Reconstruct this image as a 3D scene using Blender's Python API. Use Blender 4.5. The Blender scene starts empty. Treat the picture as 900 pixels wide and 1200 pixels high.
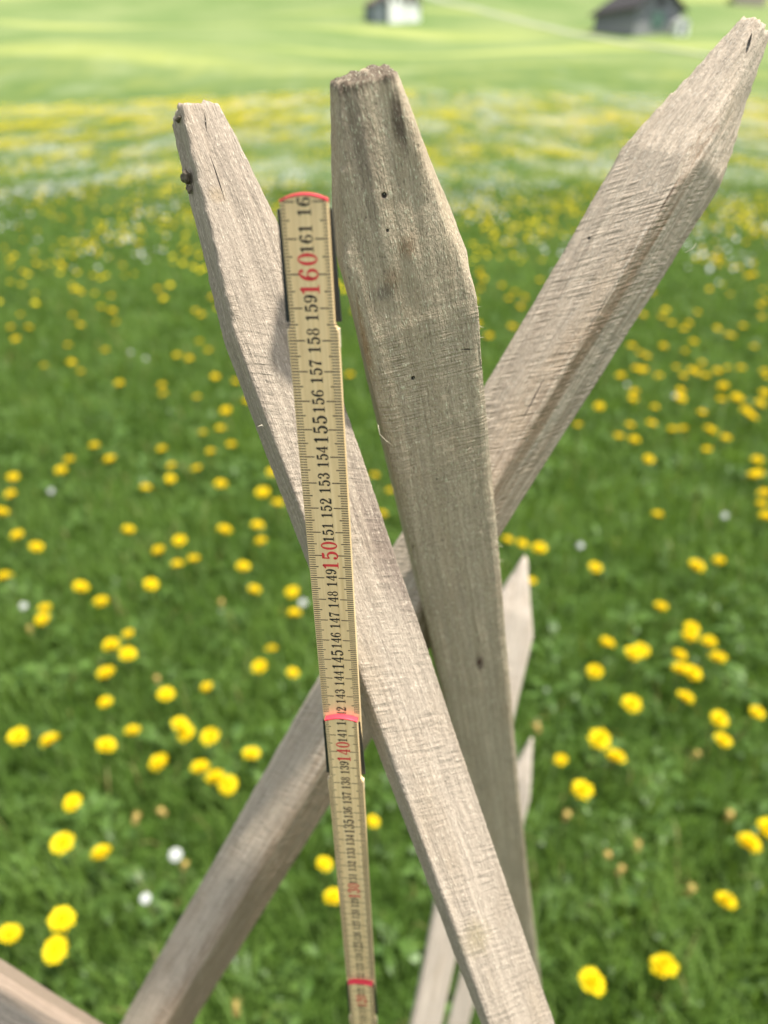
import bpy, bmesh, math, random
import numpy as np
from mathutils import Vector, Matrix

S = bpy.context.scene
COL = S.collection
R = math.radians

# ------------------------------------------------------------------ camera
F = 832.0                      # focal length in pixels of a 900 x 1200 frame
PITCH = 29.0
CAMH = 1.64
ct, st = math.cos(R(PITCH)), math.sin(R(PITCH))
cd = bpy.data.cameras.new('camera')
cam = bpy.data.objects.new('camera', cd)
COL.objects.link(cam)
cam.location = (0, 0, CAMH)
cam.rotation_euler = (R(90 - PITCH), 0, 0)
cd.sensor_fit = 'VERTICAL'
cd.sensor_height = 36.0
cd.sensor_width = 27.0
cd.lens = F / 1200 * 36.0
cd.clip_start = 0.01
cd.clip_end = 3000
cd.dof.use_dof = True
cd.dof.focus_distance = 0.27
cd.dof.aperture_fstop = 5.6
S.camera = cam

# ------------------------------------------------------------------ light
SUN = Vector((0.31, -0.07, 0.945)).normalized()
world = bpy.data.worlds.new('World')
S.world = world
world.use_nodes = True
wn = world.node_tree
sky = wn.nodes.new('ShaderNodeTexSky')
sky.sky_type = 'NISHITA'
sky.sun_disc = False
sky.sun_elevation = math.asin(SUN.z)
sky.sun_rotation = math.atan2(SUN.x, SUN.y)
sky.air_density = 1.0
sky.dust_density = 2.5
sky.altitude = 800
bg = wn.nodes['Background']
bg.inputs['Strength'].default_value = 0.15
# thin bright cloud veil: the sky loses part of its blue
bw = wn.nodes.new('ShaderNodeRGBToBW')
wn.links.new(sky.outputs[0], bw.inputs[0])
veil = wn.nodes.new('ShaderNodeMix'); veil.data_type = 'RGBA'
veil.inputs[0].default_value = .72
wn.links.new(sky.outputs[0], veil.inputs[6]); wn.links.new(bw.outputs[0], veil.inputs[7])
wn.links.new(veil.outputs[2], bg.inputs['Color'])
sd = bpy.data.lights.new('sun', 'SUN')
sd.energy = 3.0
sd.angle = R(2.5)
sd.color = (1.0, 0.95, 0.87)
so = bpy.data.objects.new('sun', sd)
COL.objects.link(so)
so.rotation_euler = (-SUN).to_track_quat('-Z', 'Y').to_euler()
S.view_settings.view_transform = 'Standard'
S.view_settings.look = 'None'
S.view_settings.gamma = 1.0
S.view_settings.use_curve_mapping = False
S.view_settings.exposure = 1.46
S.cycles.max_bounces = 8
S.cycles.diffuse_bounces = 4
S.cycles.transparent_max_bounces = 8


# ------------------------------------------------------------------ helpers
def at(px, py, d):
    """world point seen at photo pixel (px,py) at camera depth d (metres)"""
    x = (px - 450) / F * d
    y = (py - 600) / F * d
    return Vector((x, d * ct - y * st, CAMH - d * st - y * ct))


def ray(px, py):
    return at(px, py, 1.0) - Vector((0, 0, CAMH))


def on_level(px, py, z):
    r = ray(px, py)
    k = (z - CAMH) / r.z
    return Vector((0, 0, CAMH)) + r * k


def tag(o, label=None, cat=None, group=None, kind=None):
    if label: o['label'] = label
    if cat: o['category'] = cat
    if group: o['group'] = group
    if kind: o['kind'] = kind
    return o


def link(name, me, mat=None, parent=None):
    o = bpy.data.objects.new(name, me)
    COL.objects.link(o)
    if mat is not None and me is not None and not me.materials:
        me.materials.append(mat)
    if parent is not None:
        o.parent = parent
    return o


def empty(name, loc=(0, 0, 0)):
    o = bpy.data.objects.new(name, None)
    COL.objects.link(o)
    o.location = loc
    o.empty_display_size = 0.05
    return o


def mesh_from(name, verts, faces, smooth=False):
    me = bpy.data.meshes.new(name)
    me.from_pydata([tuple(v) for v in verts], [], faces)
    if smooth:
        me.polygons.foreach_set('use_smooth', [True] * len(me.polygons))
    me.update()
    return me


def mesh_np(name, verts, tris=None, quads=None, attr=None, smooth=False):
    """fast mesh from numpy arrays; attr = per-vertex float 'tint'"""
    me = bpy.data.meshes.new(name)
    parts, starts, totals, off = [], [], [], 0
    for arr, n in ((quads, 4), (tris, 3)):
        if arr is None or len(arr) == 0: continue
        parts.append(arr.reshape(-1))
        k = len(arr)
        starts.append(off + np.arange(k) * n)
        totals.append(np.full(k, n))
        off += k * n
    loops = np.concatenate(parts).astype(np.int32)
    starts = np.concatenate(starts).astype(np.int32)
    me.vertices.add(len(verts))
    me.vertices.foreach_set('co', np.asarray(verts, np.float32).reshape(-1))
    me.loops.add(len(loops))
    me.loops.foreach_set('vertex_index', loops)
    me.polygons.add(len(starts))
    me.polygons.foreach_set('loop_start', starts)
    if smooth:
        me.polygons.foreach_set('use_smooth', np.ones(len(starts), bool))
    me.update(calc_edges=True)
    if attr is not None:
        a = me.attributes.new('tint', 'FLOAT', 'POINT')
        a.data.foreach_set('value', np.asarray(attr, np.float32))
    me.validate()
    return me


def hash3(ix, iy, iz, seed):
    h = (ix * 374761393 + iy * 668265263 + iz * 2147483647 + seed * 974711) & 0xffffffff
    h = ((h ^ (h >> 13)) * 1274126177) & 0xffffffff
    h = ((h ^ (h >> 16)) * 2246822519) & 0xffffffff
    h = h ^ (h >> 15)
    return (h & 0xffff) / 65535.0


def vnoise(p, seed=0):
    """value noise, p (N,3) -> (N,) in -1..1"""
    i = np.floor(p).astype(np.int64)
    f = p - i
    f = f * f * (3 - 2 * f)
    out = np.zeros(len(p))
    for dx in (0, 1):
        for dy in (0, 1):
            for dz in (0, 1):
                w = (f[:, 0] if dx else 1 - f[:, 0]) * (f[:, 1] if dy else 1 - f[:, 1]) * (f[:, 2] if dz else 1 - f[:, 2])
                out += w * hash3(i[:, 0] + dx, i[:, 1] + dy, i[:, 2] + dz, seed)
    return out * 2 - 1


# ------------------------------------------------------------------ node helpers
class NT:
    def __init__(self, name):
        self.m = bpy.data.materials.new(name)
        self.m.use_nodes = True
        self.t = self.m.node_tree
        self.t.nodes.clear()
        self.out = self.t.nodes.new('ShaderNodeOutputMaterial')

    def n(self, typ, **kw):
        nd = self.t.nodes.new(typ)
        for k, v in kw.items():
            setattr(nd, k, v)
        return nd

    def put(self, sock, v):
        if isinstance(v, bpy.types.NodeSocket):
            self.t.links.new(v, sock)
        elif isinstance(v, (tuple, list)) and len(v) == 3 and sock.type == 'RGBA':
            sock.default_value = (*v, 1)
        else:
            sock.default_value = v

    def math(self, op, a, b=0.0, c=None, clamp=False):
        nd = self.n('ShaderNodeMath', operation=op, use_clamp=clamp)
        self.put(nd.inputs[0], a); self.put(nd.inputs[1], b)
        if c is not None: self.put(nd.inputs[2], c)
        return nd.outputs[0]

    def vmath(self, op, a, b=None, scale=None):
        nd = self.n('ShaderNodeVectorMath', operation=op)
        self.put(nd.inputs[0], a)
        if b is not None: self.put(nd.inputs[1], b)
        if scale is not None: self.put(nd.inputs['Scale'], scale)
        return nd.outputs['Value'] if op in ('DOT_PRODUCT', 'LENGTH', 'DISTANCE') else nd.outputs[0]

    def noise(self, vec, scale=1.0, detail=2.0, rough=0.5, dist=0.0):
        nd = self.n('ShaderNodeTexNoise')
        self.put(nd.inputs['Vector'], vec)
        nd.inputs['Scale'].default_value = scale
        nd.inputs['Detail'].default_value = detail
        nd.inputs['Roughness'].default_value = rough
        nd.inputs['Distortion'].default_value = dist
        return nd.outputs['Fac']

    def mix(self, fac, a, b, mode='MIX'):
        nd = self.n('ShaderNodeMix', data_type='RGBA', blend_type=mode)
        self.put(nd.inputs[0], fac); self.put(nd.inputs[6], a); self.put(nd.inputs[7], b)
        return nd.outputs[2]

    def ramp(self, fac, lo, hi, a=0.0, b=1.0):
        nd = self.n('ShaderNodeMapRange')
        self.put(nd.inputs[0], fac)
        nd.inputs[1].default_value = lo; nd.inputs[2].default_value = hi
        nd.inputs[3].default_value = a; nd.inputs[4].default_value = b
        return nd.outputs[0]

    def obj(self):
        return self.n('ShaderNodeTexCoord').outputs['Object']

    def principled(self, color, rough=0.8, spec=0.3, normal=None):
        p = self.n('ShaderNodeBsdfPrincipled')
        self.put(p.inputs['Base Color'], color)
        self.put(p.inputs['Roughness'], rough)
        p.inputs['Specular IOR Level'].default_value = spec
        if normal is not None: self.put(p.inputs['Normal'], normal)
        return p.outputs[0]

    def bump(self, h, dist=0.001, strength=1.0, normal=None):
        b = self.n('ShaderNodeBump')
        self.put(b.inputs['Height'], h)
        b.inputs['Distance'].default_value = dist
        b.inputs['Strength'].default_value = strength
        if normal is not None: self.put(b.inputs['Normal'], normal)
        return b.outputs[0]

    def done(self, sh):
        self.t.links.new(sh, self.out.inputs['Surface'])
        return self.m


def plain(name, color, rough=0.7, spec=0.3, var=0.12, scale=40):
    k = NT(name)
    n = k.noise(k.obj(), scale, 3)
    c = k.mix(k.ramp(n, .3, .7), tuple(x * (1 - var) for x in color), tuple(min(1, x * (1 + var)) for x in color))
    return k.done(k.principled(c, rough, spec))


def foliage(name, dark, light, trans=0.35, dry=None, rough=0.55):
    """leaf material tinted per blade by the 'tint' attribute"""
    k = NT(name)
    a = k.n('ShaderNodeAttribute', attribute_name='tint').outputs['Fac']
    c = k.mix(a, dark, light)
    if dry is not None:
        c = k.mix(k.ramp(a, .93, .97), c, dry)
    p = k.principled(c, rough, 0.35)
    t = k.n('ShaderNodeBsdfTranslucent')
    k.put(t.inputs['Color'], k.mix(1.0, c, (1.0, 1.0, 0.45), 'MULTIPLY'))
    mx = k.n('ShaderNodeMixShader')
    mx.inputs[0].default_value = trans
    k.t.links.new(p, mx.inputs[1]); k.t.links.new(t.outputs[0], mx.inputs[2])
    return k.done(mx.outputs[0])


def wood(name, pale, grey, warm, saw=0.5, saw_pitch=0.0036, slant=0.25, tip_z=9.0, holes=(), cracks=(), stains_shade=(), grain=1.0, fuzz=.3):
    """weathered rough-sawn softwood; local z runs along the grain.
    holes: (point, radius); cracks: (a, b, half width); stains: (point, (rx,ry,rz), colour, amount)"""
    k = NT(name)
    p = k.obj()
    # wobble the grain a little
    w = k.n('ShaderNodeTexNoise'); k.put(w.inputs['Vector'], p); w.inputs['Scale'].default_value = 14; w.inputs['Detail'].default_value = 2
    wob = k.vmath('SCALE', k.vmath('SUBTRACT', w.outputs['Color'], (.5, .5, .5)), scale=0.006)
    q = k.vmath('ADD', p, wob)
    fine = k.noise(k.vmath('MULTIPLY', q, (1500, 1500, 45)), 1, 3, .6)
    fib = k.noise(k.vmath('MULTIPLY', q, (520, 520, 16)), 1, 3, .55)
    streak = k.noise(k.vmath('MULTIPLY', q, (150, 150, 3.2)), 1, 3, .5)
    blot = k.noise(k.vmath('MULTIPLY', q, (45, 45, 14)), 1, 4, .6)
    speck = k.noise(p, 900, 3, .7)
    sep = k.n('ShaderNodeSeparateXYZ'); k.put(sep.inputs[0], q)
    xs = k.math('ADD', sep.outputs[0], k.math('MULTIPLY', sep.outputs[1], 0.8))
    # annual lines
    ring = k.math('SINE', k.math('MULTIPLY', k.math('ADD', xs, k.math('MULTIPLY', streak, .006)), 1500.0))
    # saw marks across the face, broken up along their length
    zz = k.math('ADD', sep.outputs[2], k.math('MULTIPLY', xs, slant))
    zz = k.math('ADD', zz, k.math('MULTIPLY', k.noise(p, 60, 2), .003))
    comb = k.n('ShaderNodeCombineXYZ'); k.put(comb.inputs[0], k.math('MULTIPLY', xs, 85.0)); k.put(comb.inputs[1], k.math('MULTIPLY', sep.outputs[1], 85.0)); k.put(comb.inputs[2], k.math('MULTIPLY', k.math('ADD', sep.outputs[2], k.math('MULTIPLY', xs, slant)), 2.2 / saw_pitch))
    rough_cut = k.ramp(k.noise(comb.outputs[0], 1, 2, .55), .25, .75, -1.6, 1.6)
    sawn = k.math('MULTIPLY', k.math('SINE', k.math('MULTIPLY', zz, 2 * math.pi / saw_pitch)), .22)
    sawn = k.math('ADD', sawn, rough_cut)
    sawm = k.ramp(k.noise(k.vmath('MULTIPLY', p, (130, 130, 55)), 1, 2), .35, .65)
    below_tip = k.ramp(sep.outputs[2], tip_z - .012, tip_z + .004, 1.0, 0.0)
    sawn = k.math('MULTIPLY', k.math('MULTIPLY', sawn, sawm), below_tip)
    c = k.mix(k.ramp(streak, .3, .7), grey, pale)
    c = k.mix(k.ramp(blot, .5, .75, 0, .55), c, warm)
    c = k.mix(k.ramp(fib, .33, .67, .0, 1.0), k.mix(.26 * grain, c, (.10, .085, .065)), c)
    c = k.mix(k.ramp(fine, .55, .8, 0, .45 * grain), c, tuple(min(.8, x * 1.55) for x in pale))
    c = k.mix(k.ramp(fine, .44, .22, 0, .5 * grain), c, (.085, .07, .05))
    c = k.mix(k.ramp(ring, .2, 1.0, 0, .16), c, tuple(x * .5 for x in grey))
    c = k.mix(k.ramp(sawn, .1, 1.0, 0, .22 * saw), c, tuple(x * .55 for x in grey))
    c = k.mix(k.ramp(speck, .66, .8, 0, .35), c, (.10, .085, .065))
    for pt, rad, colr, amt in stains_shade:  # stains, plus some shade and light painted into the wood colour
        d = k.vmath('SUBTRACT', q, tuple(pt))
        d = k.vmath('LENGTH', k.vmath('DIVIDE', d, tuple(rad)))
        d = k.math('ADD', d, k.math('MULTIPLY', k.math('SUBTRACT', fib, .5), 1.3))
        c = k.mix(k.ramp(d, .35, 1.0, amt, 0), c, colr)
    dent = None
    for pt, r in holes:
        d = k.vmath('DISTANCE', p, tuple(pt))
        mk = k.ramp(d, r * .75, r * 1.15, 1, 0)
        c = k.mix(mk, c, (.012, .009, .007))
        dent = mk if dent is None else k.math('MAXIMUM', dent, mk)
    for a, b, hw in cracks:
        a = Vector(a); b = Vector(b); ab = b - a
        jig = k.vmath('SCALE', k.vmath('SUBTRACT', w.outputs['Color'], (.5, .5, .5)), scale=0.0035)
        d0 = k.vmath('SUBTRACT', k.vmath('ADD', p, jig), tuple(a))
        hh = k.math('MULTIPLY', k.vmath('DOT_PRODUCT', d0, tuple(ab)), 1 / ab.length_squared, clamp=True)
        d1 = k.vmath('SUBTRACT', d0, k.vmath('SCALE', tuple(ab), scale=hh))
        sx = k.n('ShaderNodeSeparateXYZ'); k.put(sx.inputs[0], d1)
        # a crack runs into the wood: ignore depth
        d = k.math('SQRT', k.math('ADD', k.math('POWER', sx.outputs[0], 2.0), k.math('POWER', sx.outputs[2], 2.0)))
        wid = k.math('MULTIPLY', k.math('SUBTRACT', 1.15, k.math('ABSOLUTE', k.math('SUBTRACT', k.math('MULTIPLY', hh, 2.0), 1.0))), hw)
        mk = k.math('SUBTRACT', 1.0, k.math('DIVIDE', d, wid), clamp=True)
        mk = k.ramp(mk, .0, .45)
        c = k.mix(mk, c, (.02, .016, .012))
        dent = mk if dent is None else k.math('MAXIMUM', dent, mk)
    fz = k.noise(k.vmath('MULTIPLY', q, (1900, 1900, 520)), 1, 2, .6)
    c = k.mix(k.ramp(fz, .58, .74, 0, fuzz), c, tuple(min(.85, x * 2.1) for x in pale))
    c = k.mix(k.ramp(fz, .42, .26, 0, fuzz), c, (.06, .05, .036))
    h = k.math('ADD', k.math('MULTIPLY', fib, .55), k.math('MULTIPLY', fine, .6))
    h = k.math('ADD', h, k.math('MULTIPLY', fz, fuzz * 1.2))
    h = k.math('ADD', h, k.math('MULTIPLY', sawn, .30 * saw))
    h = k.math('ADD', h, k.math('MULTIPLY', speck, .35))
    h = k.math('ADD', h, k.math('MULTIPLY', ring, .10))
    if dent is not None:
        h = k.math('SUBTRACT', h, k.math('MULTIPLY', dent, 1.5))
    nrm = k.bump(h, .0011, .9)
    return k.done(k.principled(c, .85, .2, nrm))


# ------------------------------------------------------------------ terrain
def ground_z(X, Y):
    X = np.asarray(X, float); Y = np.asarray(Y, float)
    d = np.clip(Y - 5, 0, None)
    g = 0.0007 * d ** 2
    g = np.where(d > 260, 0.0007 * 260 ** 2 + 0.364 * (d - 260), g)
    m = np.clip((Y - 35) / 60, 0, 1)
    m = m * m * (3 - 2 * m)
    b = 0.9 * np.sin(X * .045 + 1.1) * np.sin(Y * .035 + .4) + 0.5 * np.sin(X * .09 - Y * .06) + .7 * np.sin(X * .021 + Y * .05 + 2)
    return g + m * b


def gz(x, y):
    return float(ground_z(x, y))


def build_ground():
    ys = np.concatenate([np.linspace(-12, 12, 49), 12 * 1.045 ** np.arange(1, 60)])
    ys = ys[ys < 130]
    ys = np.concatenate([ys, np.arange(ys[-1] + 3, 260, 3), np.arange(262, 900, 14)])
    xs = np.concatenate([-np.geomspace(900, 12, 90), np.linspace(-11.5, 11.5, 47), np.geomspace(12, 900, 90)])
    X, Y = np.meshgrid(xs, ys)
    Z = ground_z(X, Y)
    V = np.stack([X, Y, Z], -1).reshape(-1, 3)
    ny, nx = X.shape
    i = np.arange(ny - 1)[:, None] * nx + np.arange(nx - 1)[None, :]
    Q = np.stack([i, i + 1, i + nx + 1, i + nx], -1).reshape(-1, 4)
    me = mesh_np('meadow_ground', V, quads=Q, smooth=True)
    k = NT('meadow_turf')
    p = k.obj()
    sep = k.n('ShaderNodeSeparateXYZ'); k.put(sep.inputs[0], p)
    y = sep.outputs[1]
    far = k.ramp(y, 7, 20)
    vfar = k.ramp(y, 50, 130)
    n1 = k.noise(p, .9, 5, .6)
    n2 = k.noise(p, 14, 4, .65)
    n3 = k.noise(p, .06, 4, .55)
    near_c = k.mix(k.ramp(n2, .35, .7), (.022, .042, .008), (.06, .115, .018))
    far_c = k.mix(k.ramp(n1, .3, .7), (.040, .080, .015), (.075, .122, .026))
    far_c = k.mix(k.ramp(n3, .35, .65), far_c, k.mix(.5, far_c, (.085, .130, .032)))
    # drifts of flowers too small to tell apart in the distance
    fl = k.noise(k.vmath('MULTIPLY', p, (.22, .10, 0)), 1, 5, .62)
    fl2 = k.noise(k.vmath('ADD', k.vmath('MULTIPLY', p, (.17, .07, 0)), (31, 7, 0)), 1, 5, .6)
    far_c = k.mix(k.ramp(fl, .48, .70, 0, .4), far_c, (.36, .33, .05))
    far_c = k.mix(k.ramp(fl2, .50, .72, 0, .35), far_c, (.40, .42, .30))
    vf_c = k.mix(k.ramp(n3, .35, .65), (.115, .168, .055), (.17, .212, .082))
    vf_c = k.mix(k.ramp(k.noise(k.vmath('MULTIPLY', p, (.012, .06, 0)), 1, 3, .5), .52, .66, 0, .4), vf_c, (.42, .42, .12))
    far_c = k.mix(vfar, far_c, vf_c)
    c = k.mix(far, near_c, far_c)
    bmp = k.bump(k.noise(p, 25, 4, .6), .05, .6)
    mat = k.done(k.principled(c, .95, .05, bmp))
    o = link('meadow_ground', me, mat)
    tag(o, kind='structure')


build_ground()


def ribbon_on_ground(name, pts, width, mat, lift):
    """a strip following the terrain along world xy points"""
    P = np.array(pts, float)
    tt = np.linspace(0, len(P) - 1, 160)
    C = np.stack([np.interp(tt, np.arange(len(P)), P[:, j]) for j in (0, 1)], -1)
    for _ in range(10):
        C[1:-1] = (C[:-2] + 2 * C[1:-1] + C[2:]) / 4
    T = np.gradient(C, axis=0); T /= np.linalg.norm(T, axis=1)[:, None]
    N = np.stack([-T[:, 1], T[:, 0]], -1)
    V, n = [], len(C)
    for j in (-1, -.5, 0, .5, 1):
        q = C + N * j * width / 2
        z = ground_z(q[:, 0], q[:, 1]) + lift
        V.append(np.stack([q[:, 0], q[:, 1], z], -1))
    V = np.concatenate(V)
    Q = np.array([[a * n + i, a * n + i + 1, (a + 1) * n + i + 1, (a + 1) * n + i] for a in range(4) for i in range(n - 1)])
    return link(name, mesh_np(name, V, quads=Q, smooth=True), mat)


def on_ground(px, py):
    """first hit of the pixel ray with the terrain"""
    r = ray(px, py); r.normalize()
    t = .5
    while t < 1500:
        p = Vector((0, 0, CAMH)) + r * t
        if p.z < gz(p.x, p.y):
            return p
        t *= 1.004
    return p


gravel = plain('pale_gravel', (.25, .27, .17), .9, .1, .15, 3)
pp = [on_ground(*q) for q in ((520, 4), (556, 10), (600, 22), (645, 33), (690, 43), (740, 52), (790, 59), (835, 66))]
pp = [(pp[0].x - 14, pp[0].y + 22)] + [(q.x, q.y) for q in pp]
tag(ribbon_on_ground('farm_track', pp, 2.2, gravel, .10), kind='structure')


# ------------------------------------------------------------------ buildings far up the slope
def boxm(bm, x0, x1, y0, y1, z0, z1):
    vs = [bm.verts.new((x, y, z)) for x in (x0, x1) for y in (y0, y1) for z in (z0, z1)]
    for f in ((0, 1, 3, 2), (4, 6, 7, 5), (0, 4, 5, 1), (2, 3, 7, 6), (0, 2, 6, 4), (1, 5, 7, 3)):
        bm.faces.new([vs[i] for i in f])


def bm_obj(name, bm, mat, parent=None, smooth=False):
    bmesh.ops.recalc_face_normals(bm, faces=bm.faces)
    me = bpy.data.meshes.new(name)
    bm.to_mesh(me); bm.free()
    if smooth: me.polygons.foreach_set('use_smooth', [True] * len(me.polygons))
    return link(name, me, mat, parent)


def boxo(name, dims, mat, parent):
    bm = bmesh.new(); boxm(bm, *dims)
    return bm_obj(name, bm, mat, parent)


def gable_wall(name, w, d, eave, ridge, z0, mat, parent):
    """house body, gable towards -y"""
    bm = bmesh.new()
    prof = [(-w / 2, z0), (w / 2, z0), (w / 2, eave), (0, ridge), (-w / 2, eave)]
    a = [bm.verts.new((x, -d / 2, z)) for x, z in prof]
    b = [bm.verts.new((x, d / 2, z)) for x, z in prof]
    bm.faces.new(a); bm.faces.new(b[::-1])
    for i in range(5):
        j = (i + 1) % 5
        bm.faces.new((a[i], a[j], b[j], b[i]))
    return bm_obj(name, bm, mat, parent)


def gable_roof(name, w, d, eave, ridge, over, thick, mat, parent):
    bm = bmesh.new()
    sl = (ridge - eave) / (w / 2)
    hw = w / 2 + over
    for s in (-1, 1):
        lo = (s * hw, eave - sl * over + .02); hi = (0, ridge + .02)
        pr = [lo, hi, (hi[0], hi[1] + thick), (lo[0], lo[1] + thick)]
        a = [bm.verts.new((x, -d / 2 - over, z)) for x, z in pr]
        b = [bm.verts.new((x, d / 2 + over, z)) for x, z in pr]
        bm.faces.new(a); bm.faces.new(b[::-1])
        for i in range(4):
            j = (i + 1) % 4
            bm.faces.new((a[i], a[j], b[j], b[i]))
    return bm_obj(name, bm, mat, parent)


def planks(name, base, dark, pitch=.22):
    k = NT(name)
    p = k.obj()
    sep = k.n('ShaderNodeSeparateXYZ'); k.put(sep.inputs[0], p)
    s = k.math('SINE', k.math('MULTIPLY', k.math('ADD', sep.outputs[0], sep.outputs[1]), 2 * math.pi / pitch))
    n = k.noise(k.vmath('MULTIPLY', p, (5, 5, .7)), 1, 4)
    c = k.mix(k.ramp(n, .3, .7), dark, base)
    c = k.mix(k.ramp(s, .8, 1, 0, .7), c, tuple(x * .3 for x in dark))
    return k.done(k.principled(c, .85, .2, k.bump(s, .02, .5)))


M_barn = planks('grey_boards', (.21, .22, .24), (.14, .145, .16))
M_roof = planks('dark_shingles', (.05, .045, .045), (.03, .028, .028), .4)
M_white = plain('white_render', (.80, .79, .74), .85, .1, .05, 1.5)
M_stone = plain('pale_plinth', (.42, .42, .40), .9, .1, .15, 2)
M_foot = plain('grey_footing', (.24, .24, .24), .9, .1, .15, 2)
M_green = plain('green_paint', (.07, .13, .10), .6, .3)
M_dark = plain('dark_glass', (.03, .035, .04), .2, .5)
M_brownroof = planks('brown_tiles', (.16, .10, .085), (.10, .065, .06), .3)
M_slate = planks('blue_grey_boards', (.22, .25, .27), (.15, .17, .18))
M_yellow = plain('pale_boards', (.5, .42, .33), .8, .2)


def plant(root, px, py, turn):
    p = on_ground(px, py)
    root.location = (p.x, p.y, gz(p.x, p.y) - .15)
    root.rotation_euler = (0, 0, R(turn))
    return p.length


b = empty('timber_barn')
plant(b, 744, 37, 24)
b.scale = (.86, .86, .86)
tag(b, 'large grey timber barn with a dark gable roof beside the farm track', 'barn')
gable_wall('wall', 11.5, 13, 3.6, 6.9, 1.15, M_barn, b)
boxo('plinth', (-5.85, 5.85, -6.6, 6.6, -1.5, 1.15), M_foot, b)
gable_roof('roof', 11.5, 13, 3.6, 6.9, .9, .35, M_roof, b)
dr = boxo('door', (-1.9, 1.5, -6.70, -6.605, .1, 2.9), M_green, b)
boxo('handle', (-.3, -.1, -6.76, -6.701, 1.2, 1.5), M_stone, dr)
for x in (-4.2, 3.6):
    w = boxo('window', (x - .6, x + .6, -6.60, -6.505, 2.2, 3.1), M_stone, b)
    boxo('pane', (x - .5, x + .5, -6.64, -6.601, 2.3, 3.0), M_dark, w)
boxo('hatch', (5.755, 5.84, -4.6, -1.0, 1.6, 3.8), M_barn, b)
boxo('hay_loft_door', (-.9, .9, -6.59, -6.505, 3.9, 5.2), M_roof, b)

# white wagon-like shed at the barn's right corner
t = empty('white_shed')
plant(t, 795, 41, 10)
tag(t, 'tiny white shed standing off the right corner of the grey barn', 'shed')
gable_wall('wall', 2.2, 2.4, 1.9, 2.5, -.3, M_white, t)
gable_roof('roof', 2.2, 2.4, 1.9, 2.5, .15, .1, M_stone, t)
boxo('door', (-.4, .4, -1.26, -1.205, .1, 1.7), M_barn, t)

h = empty('white_farmhouse')
plant(h, 461, 24, 26)
h.scale = (.78, .78, .78)
tag(h, 'small white farmhouse with two gabled fronts and a blue grey annex', 'house')


def wing(name, x, w, d, eave, ridge, wallm, roofm, yoff=0):
    wl = gable_wall('wall', w, d, eave, ridge, -1.5, wallm, h)
    wl.location = (x, yoff, 0)
    rf = gable_roof('roof', w, d, eave, ridge, .45, .22, roofm, h)
    rf.location = (x, yoff, 0)
    for dx in (-w * .22, w * .22):
        f = boxo('window', (dx - .5, dx + .5, -d / 2 - .07, -d / 2 - .005, 3.4, 4.6), M_stone, h)
        f.location = (x, yoff, 0)
        boxo('pane', (dx - .4, dx + .4, -d / 2 - .10, -d / 2 - .071, 3.5, 4.5), M_dark, f)


wing('left', -.6, 4.6, 7, 5.0, 6.6, M_white, M_brownroof)
wing('right', 4.0, 3.8, 6, 3.4, 5.4, M_white, M_brownroof, -.2)
an = gable_wall('annex', 3.4, 6, 3.2, 4.2, -1.5, M_slate, h); an.location = (-4.75, .4, 0)
ar = gable_roof('annex_roof', 3.4, 6, 3.2, 4.2, .35, .2, M_brownroof, h); ar.location = (-4.75, .4, 0)
boxo('door', (1.75, 2.05, -3.3, -3.1, 0, 2.0), M_slate, h)

h2 = empty('hill_farmhouse')
plant(h2, 878, 3, -20)
h2.scale = (.7, .7, .7)
tag(h2, 'brown roofed farmhouse higher up the slope, cut by the top right corner', 'house')
gable_wall('wall', 9, 10, 4.5, 7.5, -1.5, M_yellow, h2)
gable_roof('roof', 9, 10, 4.5, 7.5, .8, .25, M_brownroof, h2)
for x in (-2.5, 0, 2.5):
    f = boxo('window', (x - .6, x + .6, -5.08, -5.005, 1.6, 3.0), M_white, h2)
    boxo('pane', (x - .5, x + .5, -5.12, -5.081, 1.7, 2.9), M_dark, f)


# ------------------------------------------------------------------ grass and leaves
rng = np.random.default_rng(7)


def blades(n, y0, y1, hmin, hmax, wid, side, bend=.55, power=1.0):
    """n grass blades scattered in the wedge in front of the camera"""
    Y = y0 + (y1 - y0) * rng.random(n) ** power
    half = .60 * np.abs(Y) + side
    X = (rng.random(n) * 2 - 1) * half
    P = np.stack([X * 1.3, Y * 1.3, np.zeros(n)], -1)
    clump = vnoise(P * 2.2, 3) * .5 + vnoise(P * 6, 4) * .5
    hgt = (hmin + (hmax - hmin) * rng.random(n)) * (1 + .45 * clump)
    w = wid * (.6 + .8 * rng.random(n))
    ang = rng.random(n) * 2 * np.pi
    tw = ang + rng.normal(0, .5, n) + np.pi / 2
    lean = bend * (.25 + 1.1 * rng.random(n))
    base = np.stack([X, Y, ground_z(X, Y)], -1)
    d = np.stack([np.cos(ang), np.sin(ang), 0 * ang], -1)
    s = np.stack([np.cos(tw), np.sin(tw), 0 * tw], -1)
    up = np.array([0, 0, 1.0])
    rows = []
    for t, wf in ((0, .75), (.38, 1.0), (.74, .7)):
        c = base + up * (hgt * t * (1 - .28 * lean * t))[:, None] + d * (hgt * lean * t ** 2 * .8)[:, None]
        rows.append(c - s * (w * wf / 2)[:, None]); rows.append(c + s * (w * wf / 2)[:, None])
    tip = base + up * (hgt * (1 - .28 * lean) - hgt * .15 * lean)[:, None] + d * (hgt * lean * .9)[:, None]
    rows.append(tip)
    V = np.stack(rows, 1).reshape(-1, 3)
    o = np.arange(n)[:, None] * 7
    Q = np.concatenate([o + np.array([0, 1, 3, 2]), o + np.array([2, 3, 5, 4])])
    T = o + np.array([4, 5, 6])
    tint = np.clip(.42 + .40 * clump + .22 * rng.normal(0, 1, n), 0, .92)
    dryi = rng.random(n) < .02
    tint[dryi] = 1.0
    return V, Q, T, np.repeat(tint, 7)


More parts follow.
